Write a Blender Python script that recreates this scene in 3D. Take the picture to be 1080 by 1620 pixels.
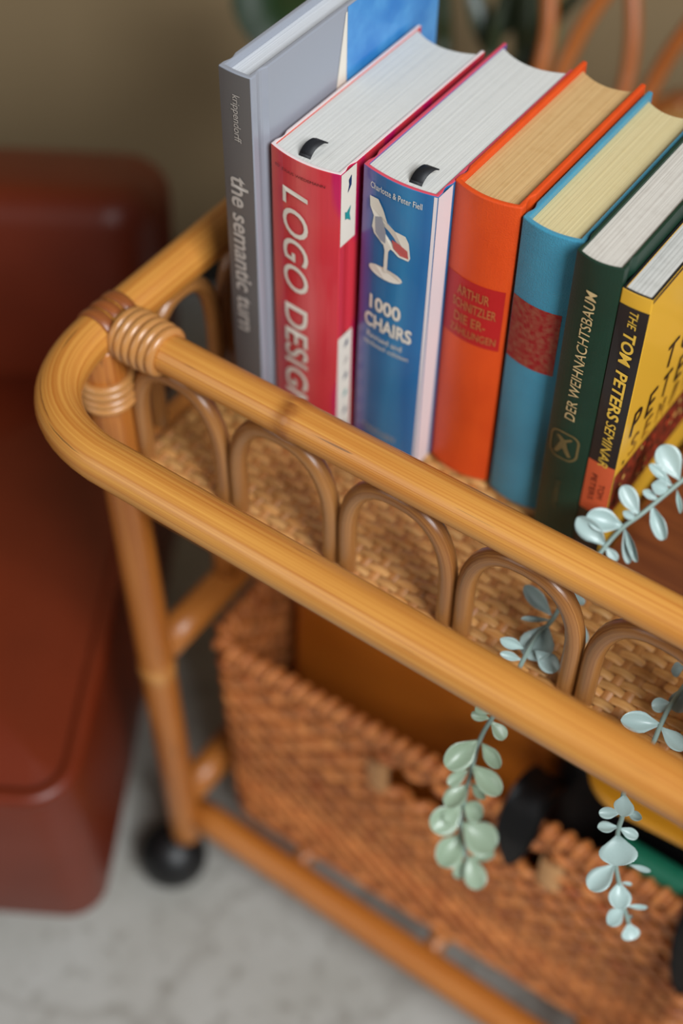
import bpy, bmesh, math, random
from mathutils import Vector, Matrix
random.seed(7)
PI = math.pi
for o in list(bpy.data.objects): bpy.data.objects.remove(o)
scene = bpy.context.scene
col = scene.collection

# ------------------------------------------------------------------ camera
F = 2250.0                      # focal length in pixels of the 1080x1620 frame (50 mm lens)
TH = math.radians(50.0); YAW = math.radians(35.5)
CAM = Vector((.432, -.391, 1.145))
FH = Vector((-math.sin(YAW), math.cos(YAW), 0)); RT = Vector((math.cos(YAW), math.sin(YAW), 0))
FW = FH*math.cos(TH) + Vector((0, 0, -math.sin(TH))); UP = RT.cross(FW)
cd = bpy.data.cameras.new('camera'); cam = bpy.data.objects.new('camera', cd); col.objects.link(cam)
cd.sensor_fit = 'VERTICAL'; cd.sensor_height = 36; cd.sensor_width = 24; cd.lens = 50
cd.clip_start = .02
m = Matrix((RT, UP, -FW)).transposed().to_4x4(); m.translation = CAM
cam.matrix_world = m
cd.dof.use_dof = True; cd.dof.focus_distance = .68; cd.dof.aperture_fstop = 2.7
scene.camera = cam

def ray(x, y): return FW + RT*((x-540)/F) - UP*((y-810)/F)
def at(x, y, ax, val):          # the point of a pixel's ray on the plane axis = val
    d = ray(x, y); return CAM + d*((val-CAM[ax])/d[ax])
def depth_at(x, y, dep): return CAM + ray(x, y)*dep
def depth_of(p): return (Vector(p)-CAM).dot(FW)

# ------------------------------------------------------------------ world, lights, exposure
w = bpy.data.worlds.new('world'); scene.world = w; w.use_nodes = True
bg = w.node_tree.nodes['Background']; bg.inputs[0].default_value = (.95, .97, 1, 1); bg.inputs[1].default_value = .09
def area(name, loc, target, size, sizey, power, color):
    l = bpy.data.lights.new(name, 'AREA'); l.shape = 'RECTANGLE'; l.size = size; l.size_y = sizey
    l.energy = power; l.color = color
    o = bpy.data.objects.new(name, l); col.objects.link(o); o.location = loc
    o.rotation_euler = (Vector(target)-Vector(loc)).to_track_quat('-Z', 'Y').to_euler(); return o
area('window_light_right', (1.75, -.7, 2.15), (.2, .1, .5), .95, 1.15, 80, (.93, .97, 1))
area('window_light_left', (-.9, -2.3, 1.6), (.1, 0, .35), 1.0, 1.3, 13, (1, .97, .93))
vs = scene.view_settings
vs.view_transform = 'Standard'; vs.look = 'None'; vs.gamma = 1; vs.exposure = 0; vs.use_curve_mapping = False

# ------------------------------------------------------------------ helpers: materials
def srgb(r, g, b):
    f = lambda c: (c/255/12.92) if c/255 <= .04045 else ((c/255+.055)/1.055)**2.4
    return (f(r), f(g), f(b), 1)
def mat(name, rgb, rough=.5, coat=0, spec=.5, noise=None, bump=None, sheen=0):
    """noise=(scale vector, strength, second colour): mottled colour; bump=(scale, strength)"""
    M = bpy.data.materials.new(name); M.use_nodes = True; nt = M.node_tree; N = nt.nodes; L = nt.links
    b = N['Principled BSDF']; b.inputs['Base Color'].default_value = srgb(*rgb)
    b.inputs['Roughness'].default_value = rough; b.inputs['Coat Weight'].default_value = coat
    b.inputs['Specular IOR Level'].default_value = spec; b.inputs['Sheen Weight'].default_value = sheen
    if noise or bump: tc = N.new('ShaderNodeTexCoord')
    if noise:
        sc, k, rgb2 = noise
        mp = N.new('ShaderNodeMapping'); mp.inputs['Scale'].default_value = sc
        L.new(tc.outputs['Object'], mp.inputs[0])
        n = N.new('ShaderNodeTexNoise'); n.inputs['Scale'].default_value = 1; n.inputs['Detail'].default_value = 5
        L.new(mp.outputs[0], n.inputs['Vector'])
        r = N.new('ShaderNodeMapRange'); r.inputs[1].default_value = .35; r.inputs[2].default_value = .65
        r.inputs[3].default_value = 0; r.inputs[4].default_value = k; L.new(n.outputs[0], r.inputs[0])
        x = N.new('ShaderNodeMix'); x.data_type = 'RGBA'; L.new(r.outputs[0], x.inputs[0])
        x.inputs[6].default_value = srgb(*rgb); x.inputs[7].default_value = srgb(*rgb2)
        L.new(x.outputs[2], b.inputs['Base Color'])
    if bump:
        n = N.new('ShaderNodeTexNoise'); n.inputs['Scale'].default_value = bump[0]; n.inputs['Detail'].default_value = 4
        L.new(tc.outputs['Object'], n.inputs['Vector'])
        bp = N.new('ShaderNodeBump'); bp.inputs['Strength'].default_value = bump[1]; bp.inputs['Distance'].default_value = .002
        L.new(n.outputs[0], bp.inputs['Height']); L.new(bp.outputs[0], b.inputs['Normal'])
    return M
def cane(name, c1, c2, stain, rough=.38, coat=.25, rnd=.25, streak=(60, 4.5)):
    """cane: fibre streaks along UV u (metres), brown at the attribute 'stain' (nodes of the stem)"""
    M = bpy.data.materials.new(name); M.use_nodes = True; nt = M.node_tree; N = nt.nodes; L = nt.links
    b = N['Principled BSDF']; b.inputs['Roughness'].default_value = rough; b.inputs['Coat Weight'].default_value = coat
    b.inputs['Coat Roughness'].default_value = .3
    uv = N.new('ShaderNodeUVMap'); uv.uv_map = 'uv'
    oi = N.new('ShaderNodeObjectInfo')
    def nz(su, sv, detail, lo, hi):
        mp = N.new('ShaderNodeMapping'); mp.inputs['Scale'].default_value = (su, sv, 1)
        L.new(uv.outputs[0], mp.inputs[0])
        n = N.new('ShaderNodeTexNoise'); n.noise_dimensions = '4D'; n.inputs['Scale'].default_value = 1
        n.inputs['Detail'].default_value = detail
        L.new(mp.outputs[0], n.inputs['Vector'])
        ml = N.new('ShaderNodeMath'); ml.operation = 'MULTIPLY'; ml.inputs[1].default_value = 37
        L.new(oi.outputs['Random'], ml.inputs[0]); L.new(ml.outputs[0], n.inputs['W'])
        r = N.new('ShaderNodeMapRange'); r.inputs[1].default_value = lo; r.inputs[2].default_value = hi
        L.new(n.outputs[0], r.inputs[0]); return r
    s1 = nz(streak[1], streak[0], 4, .32, .68)      # fibres
    s2 = nz(9, 1.2, 2, .3, .7)                      # broad blotches
    s3 = nz(22, 34, 1, .70, .74)                    # small dark scratches along the fibre
    mx = N.new('ShaderNodeMix'); mx.data_type = 'RGBA'; mx.inputs[6].default_value = srgb(*c1); mx.inputs[7].default_value = srgb(*c2)
    av = N.new('ShaderNodeMath'); av.operation = 'ADD'; av.use_clamp = True
    h1 = N.new('ShaderNodeMath'); h1.operation = 'MULTIPLY'; h1.inputs[1].default_value = .75; L.new(s1.outputs[0], h1.inputs[0])
    h2 = N.new('ShaderNodeMath'); h2.operation = 'MULTIPLY'; h2.inputs[1].default_value = .35; L.new(s2.outputs[0], h2.inputs[0])
    L.new(h1.outputs[0], av.inputs[0]); L.new(h2.outputs[0], av.inputs[1]); L.new(av.outputs[0], mx.inputs[0])
    at_ = N.new('ShaderNodeAttribute'); at_.attribute_name = 'stain'
    sm = N.new('ShaderNodeMath'); sm.operation = 'MULTIPLY'; L.new(at_.outputs['Fac'], sm.inputs[0])
    r4 = nz(60, 6, 3, .3, .6); L.new(r4.outputs[0], sm.inputs[1])
    m2 = N.new('ShaderNodeMix'); m2.data_type = 'RGBA'; L.new(sm.outputs[0], m2.inputs[0]); L.new(mx.outputs[2], m2.inputs[6])
    m2.inputs[7].default_value = srgb(*stain)
    m3 = N.new('ShaderNodeMix'); m3.data_type = 'RGBA'; L.new(m2.outputs[2], m3.inputs[6]); m3.inputs[7].default_value = srgb(*[c*.5 for c in c2])
    h3 = N.new('ShaderNodeMath'); h3.operation = 'MULTIPLY'; h3.inputs[1].default_value = .7; L.new(s3.outputs[0], h3.inputs[0]); L.new(h3.outputs[0], m3.inputs[0])
    hv = N.new('ShaderNodeHueSaturation'); L.new(m3.outputs[2], hv.inputs['Color'])
    vr = N.new('ShaderNodeMapRange'); vr.inputs[3].default_value = 1-rnd; vr.inputs[4].default_value = 1+rnd*.6
    L.new(oi.outputs['Random'], vr.inputs[0]); L.new(vr.outputs[0], hv.inputs['Value'])
    L.new(hv.outputs[0], b.inputs['Base Color'])
    bp = N.new('ShaderNodeBump'); bp.inputs['Strength'].default_value = .12; bp.inputs['Distance'].default_value = .001
    L.new(s1.outputs[0], bp.inputs['Height']); L.new(bp.outputs[0], b.inputs['Normal'])
    return M

# ------------------------------------------------------------------ helpers: meshes
def tag(o, label=None, cat=None, group=None, kind=None):
    for k, v in (('label', label), ('category', cat), ('group', group), ('kind', kind)):
        if v: o[k] = v
    return o
def empty(name, loc, label, cat, group=None, rot=(0, 0, 0)):
    o = bpy.data.objects.new(name, None); col.objects.link(o); o.location = loc; o.rotation_euler = rot
    o.empty_display_size = .05
    return tag(o, label, cat, group)
def link(name, me, material, parent=None, smooth=True):
    if smooth:
        for p in me.polygons: p.use_smooth = True
    if material and not me.materials: me.materials.append(material)
    o = bpy.data.objects.new(name, me); col.objects.link(o)
    if parent: o.parent = parent
    return o
def mesh(name, vs_, fs, material, parent=None, smooth=False, off=None):
    me = bpy.data.meshes.new(name)
    if off is not None: vs_ = [Vector(v)-Vector(off) for v in vs_]
    me.from_pydata([tuple(v) for v in vs_], [], fs); me.validate()
    return link(name, me, material, parent, smooth)
def bevel(o, width=.001, seg=2, ang=40):
    b = o.modifiers.new('bevel', 'BEVEL'); b.width = width; b.segments = seg; b.limit_method = 'ANGLE'
    b.angle_limit = math.radians(ang); b.harden_normals = False
    return o
def tube_data(path, rad, n=12, closed=False, cap=True, flat=1.0, upv=None, stains=(), stain_w=.006):
    """returns verts, faces, uvs, stain; rad = number or f(length, index); flat squashes the second axis"""
    P = [Vector(p) for p in path]; K = len(P)
    T = []
    for i in range(K):
        a = P[(i-1) % K] if (closed or i > 0) else P[i]
        b = P[(i+1) % K] if (closed or i < K-1) else P[i]
        T.append((b-a).normalized())
    u = Vector(upv) if upv else Vector((0, 0, 1))
    if abs(T[0].dot(u)) > .95: u = Vector((0, 1, 0)) if abs(T[0].y) < .9 else Vector((1, 0, 0))
    nrm = (u - T[0]*u.dot(T[0])).normalized()
    V, FC, UV, ST, L = [], [], [], [], 0.0
    for i in range(K):
        if i > 0:
            L += (P[i]-P[i-1]).length
            if upv: nrm = Vector(upv)
            nrm = (nrm - T[i]*nrm.dot(T[i])).normalized()
        bi = T[i].cross(nrm)
        r = rad(L) if callable(rad) else rad
        s = max([math.exp(-((L-q)/stain_w)**2) for q in stains], default=0)
        for k in range(n):
            a = 2*PI*k/n
            V.append(P[i] + nrm*(r*flat*math.cos(a)) + bi*(r*math.sin(a))); UV.append((L, k/n)); ST.append(s)
    rings = K if closed else K-1
    for i in range(rings):
        for k in range(n):
            j = (i+1) % K
            FC.append((i*n+k, i*n+(k+1) % n, j*n+(k+1) % n, j*n+k))
    if cap and not closed:
        FC.append(tuple(range(n))[::-1]); FC.append(tuple((K-1)*n+k for k in range(n)))
    return V, FC, UV, ST
def tube_mesh(name, *a, off=None, **k):
    V, FC, UV, ST = tube_data(*a, **k)
    me = bpy.data.meshes.new(name)
    if off is not None: V = [v-Vector(off) for v in V]
    me.from_pydata([tuple(v) for v in V], [], FC)
    ul = me.uv_layers.new(name='uv'); n = k.get('n', 12)
    for p in me.polygons:
        ks = [me.loops[l].vertex_index for l in p.loop_indices]
        wrap = len(ks) == 4 and any(q % n == 0 for q in ks) and any(q % n == n-1 for q in ks)
        for l in p.loop_indices:
            q = me.loops[l].vertex_index; uu, vv = UV[q]
            if wrap and q % n == 0: vv = 1.0
            ul.data[l].uv = (uu, vv)
    at_ = me.attributes.new('stain', 'FLOAT', 'POINT')
    at_.data.foreach_set('value', ST)
    return me
def tube(name, path, rad, material, parent=None, **k):
    return link(name, tube_mesh(name, path, rad, **k), material, parent)
def fillet(pts, r, seg=10):
    """polyline with rounded corners; r = one radius or one per inner corner"""
    P = [Vector(p) for p in pts]; out = [P[0]]
    for i in range(1, len(P)-1):
        a = (P[i-1]-P[i]).normalized(); b = (P[i+1]-P[i]).normalized()
        rr = r[i-1] if isinstance(r, (list, tuple)) else r
        A, B = P[i]+a*rr, P[i]+b*rr
        for k in range(seg+1):
            t = k/seg; out.append(A*(1-t)**2 + P[i]*2*t*(1-t)*.86 + P[i]*0 + B*t*t + (A+B)*.5*2*t*(1-t)*.14)
    out.append(P[-1]); return out
def resample(P, step):
    P = [Vector(p) for p in P]; out = [P[0]]; 
    for a, b in zip(P, P[1:]):
        n = max(1, int((b-a).length/step))
        for k in range(1, n+1): out.append(a.lerp(b, k/n))
    return out
def smooth_path(P, sub=6):
    P = [Vector(p) for p in P]; Q = [P[0]*2-P[1]] + P + [P[-1]*2-P[-2]]; out = []
    for i in range(1, len(Q)-2):
        a, b, c, d = Q[i-1], Q[i], Q[i+1], Q[i+2]
        for k in range(sub):
            t = k/sub
            out.append(.5*((2*b)+(c-a)*t+(2*a-5*b+4*c-d)*t*t+(3*b-a-3*c+d)*t**3))
    out.append(P[-1]); return out
def rrect(sx, sy, r, n=6):
    pts = []
    for cx, cy, a0 in ((sx/2-r, sy/2-r, 0), (-sx/2+r, sy/2-r, PI/2), (-sx/2+r, -sy/2+r, PI), (sx/2-r, -sy/2+r, 1.5*PI)):
        for k in range(n+1):
            a = a0+PI/2*k/n; pts.append((cx+r*math.cos(a), cy+r*math.sin(a)))
    return pts
def rbox_data(sx, sy, sz, rv, rt, n=7, crown=0, taper=0):
    """box standing on z=0 with rounded upright corners rv and rounded top/bottom edges rt; crown swells the top"""
    lv = []
    for k in range(5): a = PI/2*k/4; lv.append((rt*(1-math.sin(a)), rt*(1-math.cos(a))))
    lv2 = [(i, sz-z) for i, z in reversed(lv)]
    V, FC = [], []
    rings = lv + [(0, sz*.35), (0, sz*.65)] + lv2
    if crown: rings += [(rt+.02, sz+crown*.45), (rt+.06, sz+crown*.8), (rt+.12, sz+crown)]
    for ins, z in rings:
        t = taper*z/sz
        for x, y in rrect(sx-2*ins-2*t, sy-2*ins-2*t, max(rv-ins, .001), n): V.append((x, y, z))
    m_ = len(rrect(1, 1, .1, n))
    for i in range(len(rings)-1):
        for k in range(m_):
            FC.append((i*m_+k, i*m_+(k+1) % m_, (i+1)*m_+(k+1) % m_, (i+1)*m_+k))
    FC.append(tuple(range(m_))[::-1]); FC.append(tuple((len(rings)-1)*m_+k for k in range(m_)))
    return V, FC
def prism_data(outline, z0, z1):
    n = len(outline)
    V = [(x, y, z0) for x, y in outline] + [(x, y, z1) for x, y in outline]
    FC = [tuple(range(n))[::-1], tuple(range(n, 2*n))] + [(k, (k+1) % n, n+(k+1) % n, n+k) for k in range(n)]
    return V, FC
def lathe_data(prof, n=24):
    V, FC = [], []
    for r, z in prof:
        for k in range(n): a = 2*PI*k/n; V.append((r*math.cos(a), r*math.sin(a), z))
    for i in range(len(prof)-1):
        for k in range(n): FC.append((i*n+k, i*n+(k+1) % n, (i+1)*n+(k+1) % n, (i+1)*n+k))
    FC.append(tuple(range(n))[::-1]); FC.append(tuple((len(prof)-1)*n+k for k in range(n)))
    return V, FC
def xf(V, M): return [M @ Vector(v) for v in V]

# ------------------------------------------------------------------ materials
M_rail = cane('golden_cane', (214, 154, 72), (174, 102, 34), (134, 74, 26), rnd=.04)
M_leg = cane('leg_cane', (196, 126, 54), (152, 80, 22), (206, 146, 76), rnd=.05)
M_hoop = cane('hoop_cane', (176, 122, 66), (128, 76, 32), (110, 62, 26), rough=.3, coat=.4, rnd=.06)
M_wrap = cane('wrap_cane', (204, 150, 88), (166, 106, 50), (120, 66, 30), rough=.3, coat=.4, rnd=.12)
M_band = cane('band_cane', (160, 92, 44), (120, 58, 22), (100, 50, 24), rough=.35, rnd=.2)
M_weave = cane('weave_cane', (228, 176, 110), (188, 126, 62), (150, 90, 40), rough=.42, coat=.15, rnd=.2, streak=(5, 60))
M_stake = cane('stake_cane', (206, 144, 78), (160, 96, 44), (150, 90, 40), rough=.45, coat=.1, rnd=.2)
M_bask = cane('basket_cane', (232, 150, 80), (146, 70, 26), (150, 90, 40), rough=.5, coat=.1, rnd=.3, streak=(4, 90))
M_patch = cane('basket_binding', (214, 160, 104), (190, 132, 78), (150, 90, 40), rough=.5, coat=0, rnd=.05)
M_chair_cane = cane('dark_cane', (182, 104, 40), (142, 72, 20), (120, 66, 30), rough=.4, rnd=.05)
M_black = mat('black_plastic', (16, 15, 15), .45)
M_hub = mat('caster_metal', (60, 58, 56), .35)
M_leather = mat('red_brown_leather', (108, 38, 14), .38, spec=.4, noise=((14, 14, 14), .5, (92, 31, 10)), bump=(340, .12))
M_wall = mat('wall_paint', (138, 118, 88), .9, spec=.2, noise=((3, 3, 3), .4, (130, 110, 80)))
M_base = mat('baseboard_paint', (44, 40, 34), .6)

# ------------------------------------------------------------------ floor, wall, baseboard
def floor_material():
    M = mat('polished_concrete', (184, 180, 170), .42, spec=.35)
    N = M.node_tree.nodes; L = M.node_tree.links; b = N['Principled BSDF']
    tc = N.new('ShaderNodeTexCoord')
    def noise(sc, det, lo, hi):
        n = N.new('ShaderNodeTexNoise'); n.inputs['Scale'].default_value = sc; n.inputs['Detail'].default_value = det
        L.new(tc.outputs['Object'], n.inputs['Vector'])
        r = N.new('ShaderNodeMapRange'); r.inputs[1].default_value = lo; r.inputs[2].default_value = hi; L.new(n.outputs[0], r.inputs[0]); return r
    a = noise(9, 5, .3, .7); c = noise(60, 4, .55, .75)
    x = N.new('ShaderNodeMix'); x.data_type = 'RGBA'; L.new(a.outputs[0], x.inputs[0])
    x.inputs[6].default_value = srgb(176, 174, 168); x.inputs[7].default_value = srgb(160, 157, 149)
    y = N.new('ShaderNodeMix'); y.data_type = 'RGBA'; L.new(c.outputs[0], y.inputs[0]); L.new(x.outputs[2], y.inputs[6])
    y.inputs[7].default_value = srgb(134, 130, 121)
    # hairline cracks
    v = N.new('ShaderNodeTexVoronoi'); v.feature = 'DISTANCE_TO_EDGE'; v.inputs['Scale'].default_value = 2.6
    nn = N.new('ShaderNodeTexNoise'); nn.inputs['Scale'].default_value = 12; L.new(tc.outputs['Object'], nn.inputs['Vector'])
    vm = N.new('ShaderNodeVectorMath'); vm.operation = 'SCALE'; vm.inputs['Scale'].default_value = .07; L.new(nn.outputs['Color'], vm.inputs[0])
    va = N.new('ShaderNodeVectorMath'); va.operation = 'ADD'; L.new(tc.outputs['Object'], va.inputs[0]); L.new(vm.outputs[0], va.inputs[1])
    L.new(va.outputs[0], v.inputs['Vector'])
    r = N.new('ShaderNodeMapRange'); r.inputs[1].default_value = .004; r.inputs[2].default_value = .016; r.inputs[3].default_value = .28; r.inputs[4].default_value = 0
    L.new(v.outputs['Distance'], r.inputs[0])
    z = N.new('ShaderNodeMix'); z.data_type = 'RGBA'; L.new(r.outputs[0], z.inputs[0]); L.new(y.outputs[2], z.inputs[6])
    z.inputs[7].default_value = srgb(118, 112, 102); L.new(z.outputs[2], b.inputs['Base Color'])
    return M
o = mesh('floor', [(-4, -4, 0), (4, -4, 0), (4, 4, 0), (-4, 4, 0), (-4, -4, -.1), (4, -4, -.1), (4, 4, -.1), (-4, 4, -.1)],
         [(0, 1, 2, 3), (7, 6, 5, 4), (0, 4, 5, 1), (1, 5, 6, 2), (2, 6, 7, 3), (3, 7, 4, 0)], floor_material()); tag(o, kind='structure')
WALL_D = 1.33
wc = Vector((CAM.x, CAM.y, 0)) + FH*WALL_D
def slab(name, u0, u1, d0, d1, z0, z1, material):
    c = [(u0, d0), (u1, d0), (u1, d1), (u0, d1)]
    V = [wc+RT*u+FH*d+Vector((0, 0, z)) for z in (z0, z1) for u, d in c]
    o = mesh(name, V, [(3, 2, 1, 0), (4, 5, 6, 7), (0, 1, 5, 4), (1, 2, 6, 5), (2, 3, 7, 6), (3, 0, 4, 7)], material)
    return tag(o, kind='structure')
slab('wall_back', -3, 3, 0, .12, 0, 2.7, M_wall)
slab('baseboard_back', -3, 3, -.014, -.0002, 0, .05, M_base)

# ------------------------------------------------------------------ rattan cart
W, LC, RZ, ZT = .452, .30, .625, .53        # width, depth, rail height, woven shelf height
YH = -.077                                  # handle stands proud of the end rail
cart = empty('rattan_cart', (0, 0, 0), 'golden rattan serving cart on black casters with looped gallery and push handle', 'cart')
def noded(r, nodes, bulge=.0007, wd=.004):
    return lambda L: r + sum(bulge*math.exp(-((L-q)/wd)**2) for q in nodes)
# push handle: side rails and end bow are one bent cane
RH = .0122
hp = fillet([(0, LC, RZ), (0, YH, RZ), (W, YH, RZ), (W, LC, RZ)], .062, 14)
hp = resample(hp, .008)
tube('handle_rail', hp, noded(RH, (.74,)), M_rail, cart, n=20, stains=(.74,), stain_w=.005)
RI = .0109
ip = resample([(.006, 0, RZ), (W-.006, 0, RZ)], .002)
tube('end_rail', ip, noded(RI, (.118,)), M_rail, cart, n=20, stains=(.118,), stain_w=.006)
rp = resample([(.006, LC, RZ), (W-.006, LC, RZ)], .02)
tube('end_rail', rp, RI, M_rail, cart, n=16)
# corner posts
LEGS = [(0, -.009), (W, -.009), (0, LC+.006), (W, LC+.006)]
for x, y in LEGS:
    lp = resample([(x, y, .058), (x, y, RZ-.006)], .003)
    tube('leg', lp, noded(.0125, (.25,), .0009, .006), M_leg, cart, n=18, stains=(.25,), stain_w=.008)
# casters
for x, y in LEGS:
    cx, cy = x-.008, y-.012
    stem = tube('caster', [(x, y, .066), (x, y, .05)], .006, M_hub, cart, n=12)
    V, FC = lathe_data([(.006, -.016), (.019, -.016), (.0235, -.011), (.0245, 0), (.0235, .011), (.019, .016), (.006, .016)], 24)
    rot = Matrix.Rotation(.6, 4, 'Z') @ Matrix.Rotation(PI/2, 4, 'X')
    mesh('wheel', xf(V, Matrix.Translation((cx, cy, .0247)) @ rot), FC, M_black, stem, True)
    V, FC = lathe_data([(.0285, .020), (.0288, .028), (.026, .040), (.020, .049), (.011, .0545), (.004, .056)], 22)
    mesh('hood', xf(V, Matrix.Translation((cx, cy, 0))), FC, M_black, stem, True)
# bindings: rings of thin cane round a rod
def ring_path(c, axis, r, n=28, tilt=0):
    ax = Vector(axis).normalized(); u = ax.orthogonal().normalized(); v = ax.cross(u)
    return [Vector(c)+u*(r*math.cos(2*PI*k/n))+v*(r*math.sin(2*PI*k/n))+ax*(tilt*math.cos(2*PI*k/n)) for k in range(n)]
for xx, dr in ((.0135, .0), (.0185, .0006), (.0237, .0005), (.0289, .0004), (.0340, .0), (.0388, -.0006)):
    for sx in (0, 1):
        tube('wrap_coil', ring_path((W-xx if sx else xx, 0, RZ), (1, 0, 0), RI+.0018+dr, tilt=.001), .0028, M_wrap, cart, n=8, closed=True)
for k in range(4):
    for x, y in LEGS:
        tube('wrap_coil', ring_path((x, y, .594-.0052*k), (0, 0, 1), .0136+.0004*(2-abs(k-2)), tilt=.0007), .0027, M_wrap, cart, n=8, closed=True)
for k in range(3):
    for x in (0, W):
        tube('joint_band', ring_path((x, -.0085+.0085*k, RZ), (0, 1, 0), RH+.0004), .0011, M_band, cart, n=8, closed=True, flat=3.5, upv=(0, 1, 0))
# arched hoops of the gallery
HR = .0052
def hoop(p0, p1, zt=RZ-.017, z0=ZT-.02, rr=.03):
    a, b = Vector(p0), Vector(p1); d = (b-a)
    w_ = d.length; d.normalize(); top = []
    for k in range(19):                                  # super-ellipse crown
        t = PI*k/18; c_, s_ = math.cos(t), math.sin(t)
        e = .80
        x = w_/2*(1-math.copysign(abs(c_)**e, c_)); z = abs(s_)**.9
        top.append(a+d*x+Vector((0, 0, zt-.046+.046*z)))
    path = resample([a+Vector((0, 0, z0)), a+Vector((0, 0, zt-.046))], .012)[:-1] + top + resample([b+Vector((0, 0, zt-.046)), b+Vector((0, 0, z0))], .012)[1:]
    return tube('gallery_hoop', [p for p in path], HR, M_hoop, cart, n=10, stains=(.004,))
xs = [.0205] + [.0785+.0735*k for k in range(5)] + [W-.0205]
for i in range(6):
    x0 = xs[i]+(HR if i else -HR*1.2); x1 = xs[i+1]-HR
    hoop((x0, 0, 0), (x1, 0, 0)); hoop((x0, LC, 0), (x1, LC, 0))
ys = [.022, .088, .152, .216, .28]
for i in range(4):
    for x in (0, W):
        hoop((x, ys[i]+HR, 0), (x, ys[i+1]-HR, 0))
# shelf frame
def frame(z, r, name, mt=M_leg):
    for a, b in (((0, -.004, z), (W, -.004, z)), ((0, LC, z), (W, LC, z)), ((0, 0, z), (0, LC, z)), ((W, 0, z), (W, LC, z))):
        tube(name, resample([a, b], .03), r, mt, cart, n=14)
frame(ZT-.0175, .0125, 'shelf_rail'); frame(ZT-.0345, .0105, 'shelf_rail')
# woven shelf: flat strands along the width over stakes along the depth
SP, RP = .0094, .0057
nx = int((W-.024)/SP); ny = int((LC-.004)/RP)
def ribbon_mesh(ph, name='weave_strand'):
    P = []
    for k in range(nx*4+1):
        x = .012+k*SP/4; P.append((x, 0, .0010*math.sin(PI*(x-.012)/SP+PI*ph+PI/2)))
    return tube_mesh(name, P, .00285, n=8, flat=.32, upv=(0, 0, 1))
rm = [ribbon_mesh(0), ribbon_mesh(1)]
for k in range(ny+1):
    o = link('weave_strand', rm[k % 2], M_weave, cart); o.location = (0, -.008+k*RP, ZT-.0022)
sm_ = tube_mesh('weave_stake', resample([(0, -.009, 0), (0, LC-.006, 0)], .05), .0030, n=8, flat=.34, upv=(0, 0, 1))
for k in range(nx+1):
    o = link('weave_stake', sm_, M_stake, cart); o.location = (.012+k*SP, 0, ZT-.0024)
# flat cane edging over the ends of the weave
for y in (-.0105, LC-.0065):
    tube('edge_strip', resample([(.008, y, ZT-.0005), (W-.008, y, ZT-.0005)], .03), .0035, M_weave, cart, n=8, flat=.3)
# mid side rails with short struts, lower shelf
for x in (0, W):
    tube('side_rail', resample([(x, 0, .322), (x, LC, .322)], .03), .0125, M_leg, cart, n=14)
    tube('strut', resample([(x, .072, .325), (x, .072, ZT-.03)], .03), .009, M_leg, cart, n=12)
ZB = .088
for a, b in (((0, 0, ZB), (W, 0, ZB)), ((0, LC, ZB), (W, LC, ZB)), ((0, 0, ZB+.028), (0, LC, ZB+.028)), ((W, 0, ZB+.028), (W, LC, ZB+.028))):
    tube('lower_rail', resample([a, b], .03), .0132, M_leg, cart, n=14)
for x in (.098, .226, .354):
    tube('shelf_slat', resample([(x, .004, ZB-.0172), (x, LC-.004, ZB-.0172)], .03), .008, M_leg, cart, n=10)

# ------------------------------------------------------------------ books
def page_mat(name, rgb, rgb2, k=.6):
    M = bpy.data.materials.new(name); M.use_nodes = True; N = M.node_tree.nodes; L = M.node_tree.links
    b = N['Principled BSDF']; b.inputs['Roughness'].default_value = .8; b.inputs['Specular IOR Level'].default_value = .25
    tc = N.new('ShaderNodeTexCoord')
    def noise(sc, lo, hi, det=4):
        mp = N.new('ShaderNodeMapping'); mp.inputs['Scale'].default_value = sc; L.new(tc.outputs['Object'], mp.inputs[0])
        n = N.new('ShaderNodeTexNoise'); n.inputs['Scale'].default_value = 1; n.inputs['Detail'].default_value = det; L.new(mp.outputs[0], n.inputs['Vector'])
        r = N.new('ShaderNodeMapRange'); r.inputs[1].default_value = lo; r.inputs[2].default_value = hi; L.new(n.outputs[0], r.inputs[0]); return r
    a = noise((900, 7, 7), .35, .7); c = noise((160, 160, 160), .5, .75)
    ad = N.new('ShaderNodeMath'); ad.operation = 'ADD'; ad.use_clamp = True
    m1 = N.new('ShaderNodeMath'); m1.operation = 'MULTIPLY'; m1.inputs[1].default_value = k; L.new(a.outputs[0], m1.inputs[0])
    m2 = N.new('ShaderNodeMath'); m2.operation = 'MULTIPLY'; m2.inputs[1].default_value = k*.5; L.new(c.outputs[0], m2.inputs[0])
    L.new(m1.outputs[0], ad.inputs[0]); L.new(m2.outputs[0], ad.inputs[1])
    x = N.new('ShaderNodeMix'); x.data_type = 'RGBA'; L.new(ad.outputs[0], x.inputs[0])
    x.inputs[6].default_value = srgb(*rgb); x.inputs[7].default_value = srgb(*rgb2); L.new(x.outputs[2], b.inputs['Base Color'])
    bp = N.new('ShaderNodeBump'); bp.inputs['Strength'].default_value = .25; bp.inputs['Distance'].default_value = .0006
    L.new(a.outputs[0], bp.inputs['Height']); L.new(bp.outputs[0], b.inputs['Normal'])
    return M
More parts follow.
